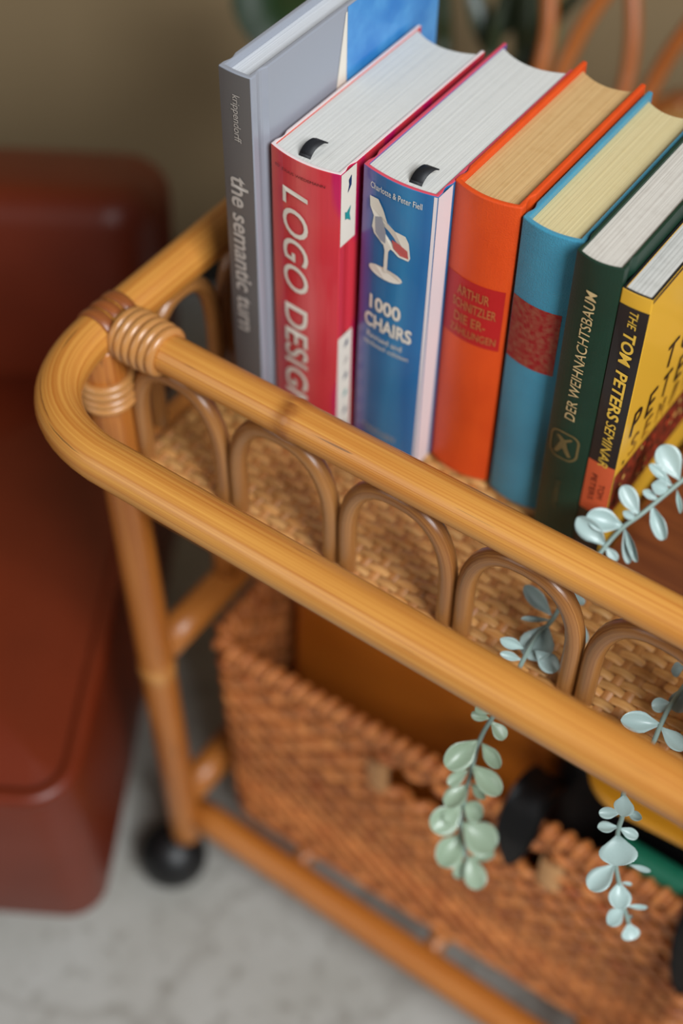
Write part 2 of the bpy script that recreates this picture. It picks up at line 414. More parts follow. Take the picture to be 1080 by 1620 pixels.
def ramp_mat(name, stops, axis='X', lo=0, hi=1, rough=.3, coat=.3, mottle=None):
    """cover print: colours run across one axis of the book"""
    M = bpy.data.materials.new(name); M.use_nodes = True; N = M.node_tree.nodes; L = M.node_tree.links
    b = N['Principled BSDF']; b.inputs['Roughness'].default_value = rough; b.inputs['Coat Weight'].default_value = coat
    tc = N.new('ShaderNodeTexCoord'); sp = N.new('ShaderNodeSeparateXYZ'); L.new(tc.outputs['Object'], sp.inputs[0])
    r = N.new('ShaderNodeMapRange'); r.inputs[1].default_value = lo; r.inputs[2].default_value = hi; L.new(sp.outputs[axis], r.inputs[0])
    src = r.outputs[0]
    if mottle:
        mp = N.new('ShaderNodeMapping'); mp.inputs['Scale'].default_value = mottle[0]; L.new(tc.outputs['Object'], mp.inputs[0])
        n = N.new('ShaderNodeTexNoise'); n.inputs['Scale'].default_value = 1; n.inputs['Detail'].default_value = 1; L.new(mp.outputs[0], n.inputs['Vector'])
        q = N.new('ShaderNodeMath'); q.operation = 'SUBTRACT'; q.inputs[1].default_value = .5; L.new(n.outputs[0], q.inputs[0])
        g = N.new('ShaderNodeMath'); g.operation = 'MULTIPLY_ADD'; g.inputs[1].default_value = mottle[1]; L.new(q.outputs[0], g.inputs[0]); L.new(src, g.inputs[2]); src = g.outputs[0]
    cr = N.new('ShaderNodeValToRGB'); L.new(src, cr.inputs[0]); e = cr.color_ramp.elements
    while len(e) < len(stops): e.new(.5)
    for i, (p, c_) in enumerate(stops): e[i].position = p; e[i].color = srgb(*c_)
    L.new(cr.outputs[0], b.inputs['Base Color'])
    return M
FONT_CACHE = {}
def text_shape(s, shear=0, bold=0):
    c = bpy.data.curves.new('t', 'FONT'); c.body = s; c.shear = shear; c.offset = bold; c.resolution_u = 4
    o = bpy.data.objects.new('t', c); col.objects.link(o)
    dg = bpy.context.evaluated_depsgraph_get(); dg.update()
    me = bpy.data.meshes.new_from_object(o.evaluated_get(dg))
    V = [(v.co.x, v.co.y) for v in me.vertices]; FC = [tuple(p.vertices) for p in me.polygons]
    bpy.data.objects.remove(o); bpy.data.curves.remove(c); bpy.data.meshes.remove(me)
    x0, x1 = min(v[0] for v in V), max(v[0] for v in V); y0, y1 = min(v[1] for v in V), max(v[1] for v in V)
    return [((x-(x0+x1)/2)/(x1-x0), (y-(y0+y1)/2)/(y1-y0)) for x, y in V], FC
class Book:
    def __init__(s, name, label, x0, w_, y0, h, d, cover, pages, bulge=.004, t=.0026, over=.003, lean=0, yaw=0, soft=False, edge=None, group='books standing on the cart'):
        s.w, s.h, s.d, s.b, s.t, s.over = w_, h, d, bulge, t, over
        a = math.radians(lean)
        s.root = empty(name, (x0-h*math.sin(a), y0, ZT+w_*math.sin(a)+.0012), label, 'book', group, (0, a, math.radians(yaw)))
        g = 0 if soft else .0011; K = 14
        out = [(0, d), (0, .013), (g, .0095), (g, .0075), (0, .004)] + [(w_*k/K, s.sp(w_*k/K)) for k in range(K+1)]
        inn = [(t, d), (t, .013), (t, .0095), (t, .0075), (t, .004)] + [(t+(w_-2*t)*k/K, s.sp(t+(w_-2*t)*k/K)+t) for k in range(K+1)]
        out += [(w_-x, y) for x, y in out[4::-1]]; inn += [(w_-x, y) for x, y in inn[4::-1]]
        n = len(out); V = [(x, y, z) for z in (0, h) for pl in (out, inn) for x, y in pl]; FC = []
        for k in range(n-1):
            a_, b_ = k, k+1
            FC += [(a_, b_, 2*n+b_, 2*n+a_), (n+b_, n+a_, 3*n+a_, 3*n+b_), (2*n+a_, 2*n+b_, 3*n+b_, 3*n+a_), (b_, a_, n+a_, n+b_)]
        for k in (0, n-1): FC.append((k, n+k, 3*n+k, 2*n+k) if k else (n, 0, 2*n, 3*n))
        s.cover = mesh('cover', V, FC, cover, s.root); bevel(s.cover, min(.0007, t*.3), 2, 50)
        if edge:
            s.cover.data.materials.append(edge)
            for p in s.cover.data.polygons:
                if p.normal.z > .9: p.material_index = 1
        pi = []
        fe = d-.004-(0 if not soft else -.003)
        for k in range(K+1): x = t+.0001+(w_-2*t-.0002)*k/K; pi.append((x, s.sp(x)+t+.0004))
        cc = 0 if soft else min(.006, w_*.14)
        for k in range(K, -1, -1):
            x = t+.0001+(w_-2*t-.0002)*k/K; q = (x-w_/2)/(w_/2-t); pi.append((x, fe-cc*(1-q*q)))
        V, FC = prism_data(pi, over, h-over); s.pages = mesh('page_block', V, FC, pages, s.root)
    def sp(s, x): q = (x-s.w/2)/(s.w/2); return -s.b*(1-q*q)
    def P(s, face, a, z, e=.0003):
        """face spine: a = x across; face right: a = y along the right-hand board"""
        if face == 'spine': return (a, s.sp(a)-e, z)
        return (s.w+e, a, z)
    def text(s, body, face, ca, cz, length, height, material, rot=0, shear=0, bold=0, name='lettering', e=.0006):
        V, FC = text_shape(body, shear, bold); R = []
        for x, y in V:
            x *= length; y *= height
            if rot == 0: a, z = ca+x, cz+y
            elif rot == -90: a, z = ca+y, cz-x
            else: a, z = ca-y, cz+x
            if face == 'spine': a = min(max(a, 0), s.w)
            R.append(s.P(face, a, z, e))
        return mesh(name, R, FC, material, s.root)
    def patch(s, name, face, a0, a1, z0, z1, material, e=.0002, n=14):
        V = [s.P(face, a0+(a1-a0)*k/n, z, e) for z in (z0, z1) for k in range(n+1)]
        return mesh(name, V, [(k, k+1, n+1+k+1, n+1+k) for k in range(n)], material, s.root)
    def poly(s, name, face, pts, material, e=.0003):
        return mesh(name, [s.P(face, a, z, e) for a, z in pts], [tuple(range(len(pts)))], material, s.root)
    def ribbon(s, x, material):
        z = s.h-s.over; y0 = s.sp(x)+s.t+.0022
        P = [(x, y0, z-.006), (x, y0+.0004, z), (x+.0004, y0+.0045, z+.0042), (x+.0012, y0+.0095, z+.0050), (x+.0020, y0+.0125, z+.0038)]
        P = smooth_path(P, 4); V = []
        for p in P: V += [p-Vector((.0034, 0, 0)), p+Vector((.0034, .0006, 0))]
        n = len(P); V += [Vector(v)+Vector((0, -.0004, -.0005)) for v in V]
        FC = [(2*k, 2*k+1, 2*k+3, 2*k+2) for k in range(n-1)] + [(2*n+2*k+2, 2*n+2*k+3, 2*n+2*k+1, 2*n+2*k) for k in range(n-1)]
        FC += [(2*k, 2*k+2, 2*n+2*k+2, 2*n+2*k) for k in range(n-1)] + [(2*k+3, 2*k+1, 2*n+2*k+1, 2*n+2*k+3) for k in range(n-1)]
        o = mesh('ribbon_marker', V, FC, material, s.root, True); return o

P_white = page_mat('white_pages', (208, 207, 202), (194, 193, 188), .4)
P_cool = page_mat('cool_pages', (206, 209, 214), (194, 197, 202), .3)
P_tan = page_mat('tan_pages', (206, 170, 118), (184, 142, 88), .5)
P_cream = page_mat('cream_pages', (208, 192, 146), (194, 174, 122), .35)
P_grey = page_mat('grey_pages', (206, 200, 190), (184, 176, 166), .6)
P_news = page_mat('newsprint_pages', (200, 198, 192), (166, 164, 158), .6)
I_white = mat('white_print', (222, 214, 200), .4)
I_grey = mat('silver_print', (176, 168, 160), .45)
I_dark = mat('dark_red_print', (70, 14, 20), .4)
I_navy = mat('navy_print', (28, 52, 92), .4)
I_teal = mat('teal_print', (36, 140, 140), .4)
I_gold = mat('worn_gold_print', (178, 96, 52), .5)
I_bronze = mat('bronze_print', (196, 170, 122), .4)
I_bronze2 = mat('dull_bronze_print', (104, 88, 52), .5)
I_yellow = mat('yellow_print', (226, 184, 72), .4)
I_black = mat('black_print', (26, 24, 18), .4)
C_ribbon = mat('black_ribbon', (22, 24, 28), .6)

# grey volume, tallest
g = Book('grey_hardcover_book', 'tall slim grey hardcover with a blue panel on its cover', .0605-.0195, .0195, .057, .236, .165,
         mat('grey_laminate', (146, 150, 160), .34, coat=.2), P_cool, bulge=.0008, t=.0028, over=.004, lean=1.0)
M_spine_g = mat('dark_grey_laminate', (92, 88, 86), .4)
g.patch('spine_panel', 'spine', .0004, g.w-.0004, .0003, g.h-.0003, M_spine_g)
g.text('krippendorff', 'spine', .0104, .211, .0265, .0056, I_grey, -90)
g.text('the semantic turn', 'spine', .0104, .124, .105, .0112, I_grey, -90, bold=.02)
g.poly('blue_panel', 'right', [(.078, .0005), (.1648, .0005), (.1648, g.h-.0005), (.078, g.h-.0005)], mat('blue_cover_print', (38, 118, 190), .35, coat=.2, noise=((46, 46, 46), .8, (84, 158, 214))))
g.poly('white_wedge', 'right', [(.058, .1895-.055), (.0778, .1895-.055), (.0778, g.h-.003), (.0765, g.h-.003)], I_white)

# two thick pocket-format volumes
pk = Book('thick_red_pink_book', 'thick red pink book with large white lettering down its spine', .0628, .0424, .0668, .195, .131,
          ramp_mat('red_pink_print', [(0, (206, 70, 40)), (.22, (196, 32, 44)), (.55, (206, 84, 86)), (.8, (200, 50, 60)), (.96, (198, 50, 62)), (1, (186, 22, 82))], 'X', 0, .043, mottle=((60, 60, 14), .5)),
          P_white, bulge=.0036, t=.0022, over=.0008, lean=1.2, edge=mat('pale_board_edge', (222, 206, 204), .5))
pk.text('ED. JULIUS WIEDEMANN', 'spine', .0195, .1857, .031, .0022, I_dark)
pk.text('LOGO', 'spine', .0176, .1435, .066, .0165, I_white, -90, shear=.12, bold=.006, e=.0009)
pk.text('DESIGN', 'spine', .0176, .0595, .080, .0160, I_white, -90, bold=.012, e=.0009)
pk.patch('white_hinge_panel', 'right', .0002, .0130, .150, .1945, I_white)
pk.patch('white_hinge_panel', 'right', .0002, .0130, .004, .086, I_white)
pk.poly('printed_mark', 'right', [(.0055, .181), (.0085, .1845), (.0085, .1905), (.0062, .1885), (.0066, .1855)], I_navy, .0005)
pk.poly('printed_mark', 'right', [(.0038, .1655), (.0052, .1655), (.0085, .1625), (.0075, .1675), (.0085, .172), (.0052, .1695), (.0036, .1705)], I_teal, .0005)
for z, c_ in ((.079, I_navy), (.066, I_grey), (.054, I_navy), (.040, I_teal), (.026, I_navy), (.014, I_dark)):
    pk.poly('printed_mark', 'right', [(.0055, z-.003), (.009, z-.0015), (.0085, z+.003), (.007, z+.0005)], c_, .0005)
pk.ribbon(.0195, C_ribbon)

ch = Book('thick_blue_book', 'thick blue book with a white pedestal chair pictured on its spine', .1094, .0430, .0797, .195, .130,
          ramp_mat('blue_print', [(0, (104, 76, 138)), (.14, (74, 84, 150)), (.24, (24, 92, 146)), (.62, (44, 122, 168)), (.8, (30, 98, 152)), (1, (38, 110, 164))], 'X', 0, .043, mottle=((70, 70, 8), .35)),
          P_white, bulge=.0030, t=.0022, over=.0008, lean=1.2, edge=mat('red_board_edge', (206, 74, 92), .5))
ch.text('Charlotte & Peter Fiell', 'spine', .0210, .1870, .0300, .0036, I_white)
cx, cz = .0182, .1445
seat = [(-.0112, .0300), (-.0062, .0305), (-.0032, .0265), (-.0005, .0205), (.0035, .0185), (.0090, .0180), (.0108, .0150), (.0120, .0075), (.0112, .0055), (.0060, .0058), (.0030, .0078), (.0012, .0080),
        (-.0030, .0088), (-.0078, .0120), (-.0092, .0150), (-.0084, .0210), (-.0108, .0250)]
ch.poly('chair_shell_picture', 'spine', [(cx+a*1.12, cz+b*1.18) for a, b in seat], I_white, .0005)
ch.poly('chair_shade_picture', 'spine', [(cx+a*1.12, cz+b*1.18) for a, b in ((-.0076, .0210), (-.0040, .0225), (-.0012, .0160), (-.0012, .0098), (-.0040, .0102), (-.0070, .0130))], mat('grey_picture', (150, 152, 160), .4), .0006)
ch.poly('cushion_picture', 'spine', [(cx+a*1.12, cz+b*1.18) for a, b in ((.0022, .0135), (.0060, .0128), (.0104, .0108), (.0112, .0068), (.0070, .0068), (.0034, .0092))], mat('red_picture', (186, 88, 84), .4), .0006)
ch.poly('pedestal_picture', 'spine', [(cx+a*1.12, cz+b*1.18) for a, b in ((-.0026, .0095), (.0022, .0090), (.0006, .0060), (.0004, -.0060), (-.0016, -.0060), (-.0014, .0060))], I_white, .0005)
ch.poly('foot_picture', 'spine', [(cx+.0106*math.cos(q)-.0008, cz-.0082+.0038*math.sin(q)) for q in [2*PI*k/20 for k in range(20)]], I_white, .0005)
ch.text('1000', 'spine', .0185, .1135, .0200, .0098, I_white, bold=.03)
ch.text('CHAIRS', 'spine', .0205, .1005, .0300, .0098, I_white, bold=.03)
ch.text('Revised and', 'spine', .0190, .0900, .0225, .0040, I_white)
ch.text('updated edition', 'spine', .0200, .0838, .0285, .0040, I_white)
ch.text('TASCHEN', 'spine', .0185, .0180, .0225, .0042, I_grey)
ch.patch('white_hinge_panel', 'right', .0002, .0130, .0008, .1945, mat('pinkish_white_print', (216, 204, 204), .4))
ch.patch('white_edge', 'spine', ch.w-.0018, ch.w-.0001, .0008, .1945, mat('pinkish_white_edge', (216, 204, 204), .4))
ch.ribbon(.0285, C_ribbon)

orange_cloth = mat('orange_cloth', (216, 74, 16), .5, coat=.05, noise=((90, 90, 40), .4, (198, 58, 10)), bump=(1400, .2))
og = Book('orange_cloth_book', 'thick bright orange clothbound book with a red spine label', .1520, .0372, .0950, .1955, .124, orange_cloth, P_tan, bulge=.0042, t=.0028, over=.0035, lean=.8)
og.patch('spine_label', 'spine', .0012, .0352, .1020, .1425, mat('red_label', (176, 22, 24), .5))
for s_, z, l_, h_, c_ in (('ARTHUR', .1345, .0190, .0062, .0185), ('SCHNITZLER', .1257, .0255, .0062, .0195), ('DIE ER-', .1165, .0190, .0062, .0180), ('ZÄHLUNGEN', .1085, .0270, .0062, .0200)):
    og.text(s_, 'spine', c_, z, l_, h_, I_gold, bold=.015)
teal_cloth = mat('teal_cloth', (48, 138, 166), .6, noise=((60, 60, 60), .5, (40, 122, 152)), bump=(1600, .35), sheen=.2)
te = Book('teal_cloth_book', 'teal clothbound book with a dark red rubbed spine label', .1905, .0330, .0940, .192, .126, teal_cloth, P_cream, bulge=.0036, t=.0028, over=.0035, lean=.15)
te.patch('spine_label', 'spine', .0006, .0286, .1045, .1455, mat('rubbed_red_label', (146, 14, 22), .5, noise=((330, 330, 330), .8, (150, 84, 62))))
green_cloth = mat('dark_green_cloth', (14, 50, 36), .45, coat=.05, noise=((50, 50, 50), .5, (10, 38, 26)), bump=(1500, .15))
gr = Book('dark_green_book', 'dark green hardcover with bronze title and round-cornered emblem on its spine', .2243, .0245, .0850, .1945, .128, green_cloth, P_grey, bulge=.0032, t=.0016, over=.0014)
gr.text('DER WEIHNACHTSBAUM', 'spine', .0122, .1350, .085, .0058, I_bronze, 90, shear=.1, bold=.004)
def rr2(cx_, cz_, sx, sz, r, n=5): return [(cx_+a, cz_+b) for a, b in rrect(sx, sz, r, n)]
oo, ii = rr2(.0112, .0725, .0172, .0200, .0056), rr2(.0112, .0725, .0148, .0176, .0046); n_ = len(oo)
mesh('emblem_frame', [gr.P('spine', *p) for p in oo+ii], [(k, (k+1) % n_, n_+(k+1) % n_, n_+k) for k in range(n_)], I_bronze2, gr.root)
fig = [(-.0048, -.0058), (-.0030, -.0062), (-.0002, -.0016), (.0030, -.0062), (.0048, -.0058), (.0022, .0000), (.0014, .0030), (.0044, .0052), (.0036, .0064), (.0004, .0044), (-.0030, .0062), (-.0046, .0050), (-.0018, .0026), (-.0026, .0002)]
gr.poly('emblem_figure', 'spine', [(.0112+a*1.1, .0725+b*1.1) for a, b in fig], I_bronze2)
gr.patch('publisher_mark', 'spine', .0098, .0136, .0235, .0470, mat('rubbed_bronze', (58, 54, 30), .5, noise=((500, 500, 500), .9, (18, 44, 30))))
ye = Book('yellow_black_paperback', 'yellow paperback with black spine and orange label beside the wooden board', .2492, .0158, .0850, .1845, .130,
          mat('yellow_cover', (224, 172, 52), .32, coat=.25), P_news, bulge=.0006, t=.0016, over=.0003, soft=True, edge=mat('black_cover_edge', (30, 29, 31), .4))
M_sp = mat('black_spine_print', (34, 32, 34), .34, coat=.2)
ye.patch('black_spine_panel', 'spine', .0002, ye.w-.0002, .0003, .1760, M_sp)
ye.text('THE', 'spine', .0086, .1690, .0105, .0044, I_yellow, -90, shear=.2)
ye.text('TOM', 'spine', .0086, .1510, .0205, .0066, I_yellow, -90, shear=.15, bold=.025)
ye.text('PETERS', 'spine', .0086, .1197, .0335, .0066, I_yellow, -90, shear=.15, bold=.025)
ye.text('SEMINAR', 'spine', .0086, .0850, .0330, .0056, I_yellow, -90, shear=.25)
ye.patch('orange_label', 'spine', .0003, ye.w-.0003, .0320, .0700, mat('orange_label', (214, 94, 56), .4), .0004)
ye.text('TOM', 'spine', .0106, .0500, .0110, .0032, I_dark, -90, e=.0006)
ye.text('PETERS', 'spine', .0056, .0510, .0200, .0032, I_dark, -90, e=.0006)
ye.patch('black_cover_edge', 'right', .0002, .129, .1822, .1842, M_sp)
for k, c_ in enumerate('TOM'):
    ye.text(c_, 'right', .0425+.0180*k, .1190, .0120, .0170, I_black, shear=.1)
for k, c_ in enumerate('PETERS'):
    ye.text(c_, 'right', .0125+.0163*k, .0955, .0100, .0170, I_black, shear=.1)
M_fade = ramp_mat('fading_print', [(0, (224, 172, 52)), (.5, (140, 100, 30)), (1, (60, 46, 18))], 'Z', .064, .090, rough=.4, coat=.1)
for k, c_ in enumerate('SEMINAR'):
    ye.text(c_, 'right', .0165+.0150*k, .0755, .0085, .0140, M_fade, shear=.1)
star = [(.0075+(.0022 if k % 2 == 0 else .0009)*math.cos(PI*k/4+.4), .0690+(.0022 if k % 2 == 0 else .0009)*math.sin(PI*k/4+.4)) for k in range(8)]
ye.poly('printed_star', 'right', star, I_black)
ye.patch('crowd_band', 'right', .0002, .1295, .0290, .0640, mat('crowd_print', (46, 28, 18), .4, noise=((190, 190, 190), .9, (150, 50, 30))))
rng = random.Random(3)
dots = [mat('dot_print', c_, .4) for c_ in ((196, 70, 44), (214, 168, 90), (120, 40, 26))]
for k in range(52):
    a, z, r = rng.uniform(.004, .126), rng.uniform(.0315, .0615), rng.uniform(.0011, .0019)
    ye.poly('crowd_head', 'right', [(a+r*math.cos(2*PI*q/9), z+r*1.15*math.sin(2*PI*q/9)) for q in range(9)], dots[k % 3], .0006)

# brown board on the shelf beside the paperback
M_wood = mat('red_brown_wood', (108, 54, 20), .5, coat=.1, noise=((14, 260, 40), .8, (86, 38, 12)))
V, FC = rbox_data(.150, .180, .010, .012, .0025)
o = mesh('wooden_board', V, FC, M_wood, None, True)
o.location = (.3452, .1540, ZT+.0012); tag(o, 'flat reddish brown wooden board lying on the woven shelf beside the yellow paperback', 'board')

# ------------------------------------------------------------------ woven basket on the lower shelf
BZ, BH = .0795, .2420
bA = math.radians(2.0)
basket = empty('woven_basket', (.026, .029, BZ), 'deep woven rattan basket with handle slot on the lower shelf', 'basket', rot=(0, 0, bA))
BX, BY, BR = .392, .225, .016        # plan size, corner radius
NS = 108
def peri(u, z):
    """point on the wall: u in 0..1 runs along the front from the left corner; the wall flares a little upwards"""
    fl = .003*z/BH
    pts = BPER; L = BLEN; s = (u % 1.0)*L
    k = 0
    while k < len(pts)-1 and s > pts[k][2]: s -= pts[k][2]; k += 1
    x, y, l, tx, ty = pts[k]
    px, py = x+tx*s, y+ty*s
    nx_, ny_ = ty, -tx
    cx_, cy_ = BX/2, BY/2
    return Vector((px+(px-cx_)/(BX/2)*fl, py+(py-cy_)/(BY/2)*fl, z)), Vector((nx_, ny_, 0))
RRP = [(x+BX/2, y+BY/2) for x, y in rrect(BX, BY, BR, 4)]
# start at the front-left corner and run along the front (towards +x)
i0 = min(range(len(RRP)), key=lambda i: (RRP[i][1] > .0005, RRP[i][0]))
RRP = RRP[i0:]+RRP[:i0]
BPER = []
for k in range(len(RRP)):
    a, b = RRP[k], RRP[(k+1) % len(RRP)]; l = math.hypot(b[0]-a[0], b[1]-a[1])
    if l < 1e-6: continue
    BPER.append((a[0], a[1], l, (b[0]-a[0])/l, (b[1]-a[1])/l))
BLEN = sum(p[2] for p in BPER)
uf = (BX-2*BR)/BLEN                       # share of the front
SLOT = (.355*uf, .70*uf, .177, .208)     # handle slot u0, u1, z0, z1
rows = 21
for r in range(rows):
    z = .005+r*(BH-.020)/(rows-1)
    cut = SLOT[2] < z < SLOT[3]
    us = [k/(NS*4) for k in range(NS*4)]
    if cut: us = [u for u in [(SLOT[1]+k/(NS*4)) for k in range(NS*4)] if u < 1+SLOT[0]]
    P = []
    for u in us:
        p, nn = peri(u, z); P.append(p+nn*(.0030*math.sin(PI*u*NS+PI*r)))
    link('weave_strand', tube_mesh('weave_strand', P, .0047, n=7, closed=not cut), M_bask, basket)
for k in range(NS):
    u = k/NS
    zz = [(0, BH-.012)]
    if SLOT[0]+.002 < u < SLOT[1]-.002: zz = [(0, SLOT[2]-.003), (SLOT[3]-.002, BH-.012)]
    for a, b in zz:
        P = [peri(u, a)[0], peri(u, (a+b)/2)[0], peri(u, b)[0]]
        tube('stake', P, .0024, M_bask, basket, n=5)
# rolled rim bound with a spiral of cane, floor of the basket, binding at the slot ends
tube('rim', [peri(k/120, BH-.008)[0] for k in range(120)], .0055, M_bask, basket, n=10, closed=True, upv=(0, 0, 1), flat=1.25)
P = []
for k in range(NS*10):
    u = k/(NS*10); p, nn = peri(u, BH-.008); a = 2*PI*k/10
    P.append(p+nn*(.0062*math.cos(a))+Vector((0, 0, .0072*math.sin(a))))
tube('rim_binding', P, .0026, M_bask, basket, n=5, closed=True)
tube('base_rim', [peri(k/120, .005)[0]+peri(k/120, .005)[1]*.001 for k in range(120)], .0062, M_bask, basket, n=8, closed=True, upv=(0, 0, 1))
mesh('basket_floor', [(x, y, .004) for x, y in RRP]+[(x, y, .0) for x, y in RRP], [tuple(range(len(RRP))), tuple(range(2*len(RRP)-1, len(RRP)-1, -1))], M_bask, basket)
for u in (SLOT[0]-.004, SLOT[1]+.004):
    V = []
    for dz in range(6):
        for du in range(5):
            p, nn = peri(u+(du-2)*.0034, SLOT[2]-.002+dz*.0072); V.append(p+nn*(.0078-.0006*(du-2)**2))
    bk = [Vector(v)-Vector((0, -.003, 0)) for v in V]
    FC = [(j*5+i, j*5+i+1, j*5+i+6, j*5+i+5) for j in range(5) for i in range(4)]
    FC += [tuple(30+q for q in f[::-1]) for f in FC]
    mesh('slot_binding', V+bk, FC, M_patch, basket, True)

# things kept in the basket
M_amber = mat('amber_leather', (222, 126, 36), .4, coat=.1, noise=((10, 10, 10), .4, (198, 104, 24)), bump=(300, .1))
V, FC = rbox_data(.226, .290, .028, .030, .010)
o = mesh('leather_folder', V, FC, M_amber, None, True)
o.matrix_world = Matrix.Translation((.148, .118, .087)) @ Matrix.Rotation(bA, 4, 'Z') @ Matrix.Rotation(math.radians(86), 4, 'X') @ Matrix.Translation((0, .145, 0))
tag(o, 'amber brown leather folder standing in the woven basket', 'folder')
M_blackcloth = mat('black_leather', (8, 7, 8), .55, spec=.3, bump=(120, .4))
bag = empty('black_bag', (.337, .106, .086), 'black soft leather bag in the basket with flaps over the rim', 'bag')
V, FC = rbox_data(.142, .090, .287, .030, .03, taper=.004)
mesh('body', V, FC, M_blackcloth, bag, True)
def flap(cx_, wid, zt, zb, y0, y1):
    """leather tongue that runs from the bag over the basket rim and hangs in front"""
    mid = smooth_path([(cx_, y1, zt-.012), (cx_, (y0+y1)/2, zt+.006), (cx_, y0+.004, zt+.004), (cx_, y0-.007, zt-.014), (cx_, y0-.010, (zt+zb)/2), (cx_, y0-.011, zb)], 5)
    n = len(mid); V = []
    for i, p in enumerate(mid):
        t = i/(n-1); ww = wid/2*(math.sqrt(max(0, 1-((t-.55)/.45)**2)) if t > .55 else 1); ww = max(ww, .002)
        for s in (-1, -.5, 0, .5, 1): V.append(p+Vector((ww*s, -.002*(1-s*s), 0)))
    V2 = [v+Vector((0, .003, -.002)) for v in V]
    FC = [(i*5+k, i*5+k+1, i*5+k+6, i*5+k+5) for i in range(n-1) for k in range(4)]
    m0 = len(V); FC += [tuple(m0+q for q in f[::-1]) for f in FC]
    bd = [i*5 for i in range(n)] + [(n-1)*5+k for k in range(1, 5)] + [i*5+4 for i in range(n-2, -1, -1)] + [3, 2, 1]
    FC += [(bd[k], m0+bd[k], m0+bd[(k+1) % len(bd)], bd[(k+1) % len(bd)]) for k in range(len(bd))]
    return mesh('flap', V+V2, FC, M_blackcloth, bag, True, off=bag.location)
flap(.273, .027, BZ+BH+.006, .274, .031, .072)
flap(.404, .036, BZ+BH+.006, .236, .036, .072)
V, FC = rbox_data(.135, .115, .009, .030, .003)
o = mesh('yellow_magazine', V, FC, mat('yellow_green_print', (226, 156, 36), .35, noise=((70, 70, 70), .0, (226, 160, 40))), None, True)
o.matrix_world = Matrix.Translation((.362, .098, .3735)) @ Matrix.Rotation(math.radians(4), 4, 'Z')
tag(o, 'yellow magazine with rounded corners lying on top of the black bag', 'magazine')
V, FC = rbox_data(.055, .016, .242, .007, .006)
o = mesh('green_pouch', V, FC, mat('emerald_cloth', (22, 110, 82), .5, bump=(80, .5)), None, True)
o.location = (.358, .0500, .086); tag(o, 'small emerald green pouch tucked beside the black bag', 'pouch')

# ------------------------------------------------------------------ eucalyptus sprigs
M_leaf = mat('eucalyptus_leaf', (162, 182, 180), .4, coat=.15, noise=((60, 60, 60), .6, (144, 166, 158)))
M_leaf2 = mat('eucalyptus_leaf_green', (146, 164, 142), .4, coat=.15, noise=((60, 60, 60), .6, (132, 152, 122)))
M_stem = mat('eucalyptus_stem', (128, 148, 140), .5)
def leaf_mesh(name, cup, point, material):
    nu, nv = 11, 7; top = []
    for i in range(nu):
        t = math.sin(PI/2*(i/(nu-1))**.8)
        pk_ = .40+.14*point                                   # where the blade is widest
        hw = .5*math.sqrt(max(0, 1-((t-pk_)/(1-pk_))**2)) if t > pk_ else .5*math.sin(PI/2*t/pk_)**1.25
        hw = max(hw, .03)
        for j in range(nv):
            s = -1+2*j/(nv-1)
            top.append(Vector((s*hw, t, cup*(s*s)*hw*1.5 - cup*.35*math.sin(PI*t) + cup*.2*t*t - (.02 if j == 3 else 0))))
    bot = [v-Vector((0, 0, .035)) for v in top]; m0 = len(top)
    FC = [(i*nv+j, i*nv+j+1, (i+1)*nv+j+1, (i+1)*nv+j) for i in range(nu-1) for j in range(nv-1)]
    FC += [tuple(m0+q for q in f[::-1]) for f in FC]
    bd = [j for j in range(nv)] + [i*nv+nv-1 for i in range(1, nu)] + [(nu-1)*nv+j for j in range(nv-2, -1, -1)] + [i*nv for i in range(nu-2, 0, -1)]
    FC += [(bd[k], m0+bd[k], m0+bd[(k+1) % len(bd)], bd[(k+1) % len(bd)]) for k in range(len(bd))]
    me = bpy.data.meshes.new(name); me.from_pydata([tuple(v) for v in top+bot], [], FC); me.materials.append(material)
    for p in me.polygons: p.use_smooth = True
    return me
LM = [[leaf_mesh('leaf', c, p, mm) for c, p in ((.35, 1.25), (.25, 1.6), (.5, 1.1))] for mm in (M_leaf, M_leaf2)]
rl = random.Random(11)
def sprig(label, stem_px, leaves, tone, group):
    """stem_px: (x, y, axis, value); leaves: base and tip pixel, width in pixels; each leaf starts at the stem's depth there"""
    S = [at(*p) for p in stem_px]; root = empty('eucalyptus_sprig', S[0], label, 'garland', group)
    path = smooth_path(S, 8)
    tube('stem', path, lambda L: .0013, M_stem, root, n=7, off=S[0])
    for bx, by, tx, ty, wpx in leaves:
        def px(p):
            v = p-CAM; z = v.dot(FW); return Vector((540+F*v.dot(RT)/z, 810-F*v.dot(UP)/z))
        q = min(path, key=lambda p: (px(p)-Vector((bx, by))).length)
        dep = depth_of(q)
        base = depth_at(bx, by, dep-.0005); tip = depth_at(tx, ty, dep+rl.uniform(-.008, .004))
        ax = tip-base; ln = ax.length; ay = ax.normalized()
        view = (CAM-base).normalized()
        nz = (view-ay*view.dot(ay)).normalized(); nx_ = ay.cross(nz)
        ang = rl.uniform(-.35, .35); nz2 = nz*math.cos(ang)+nx_*math.sin(ang); nx_ = ay.cross(nz2)
        wd = wpx*dep/F/max(.6, math.cos(ang))
        Mx = Matrix((nx_*wd, ay*ln, nz2*max(wd, ln)*.55)).transposed().to_4x4(); Mx.translation = base-S[0]
        o = link('leaf', LM[tone][rl.randrange(3)], None, root, False); o.matrix_basis = Mx
    return root
def conv(lst, ox, oy, s): return [(ox+a/s, oy+b/s, ox+c/s, oy+d/s, w_/s) for a, b, c, d, w_ in lst]
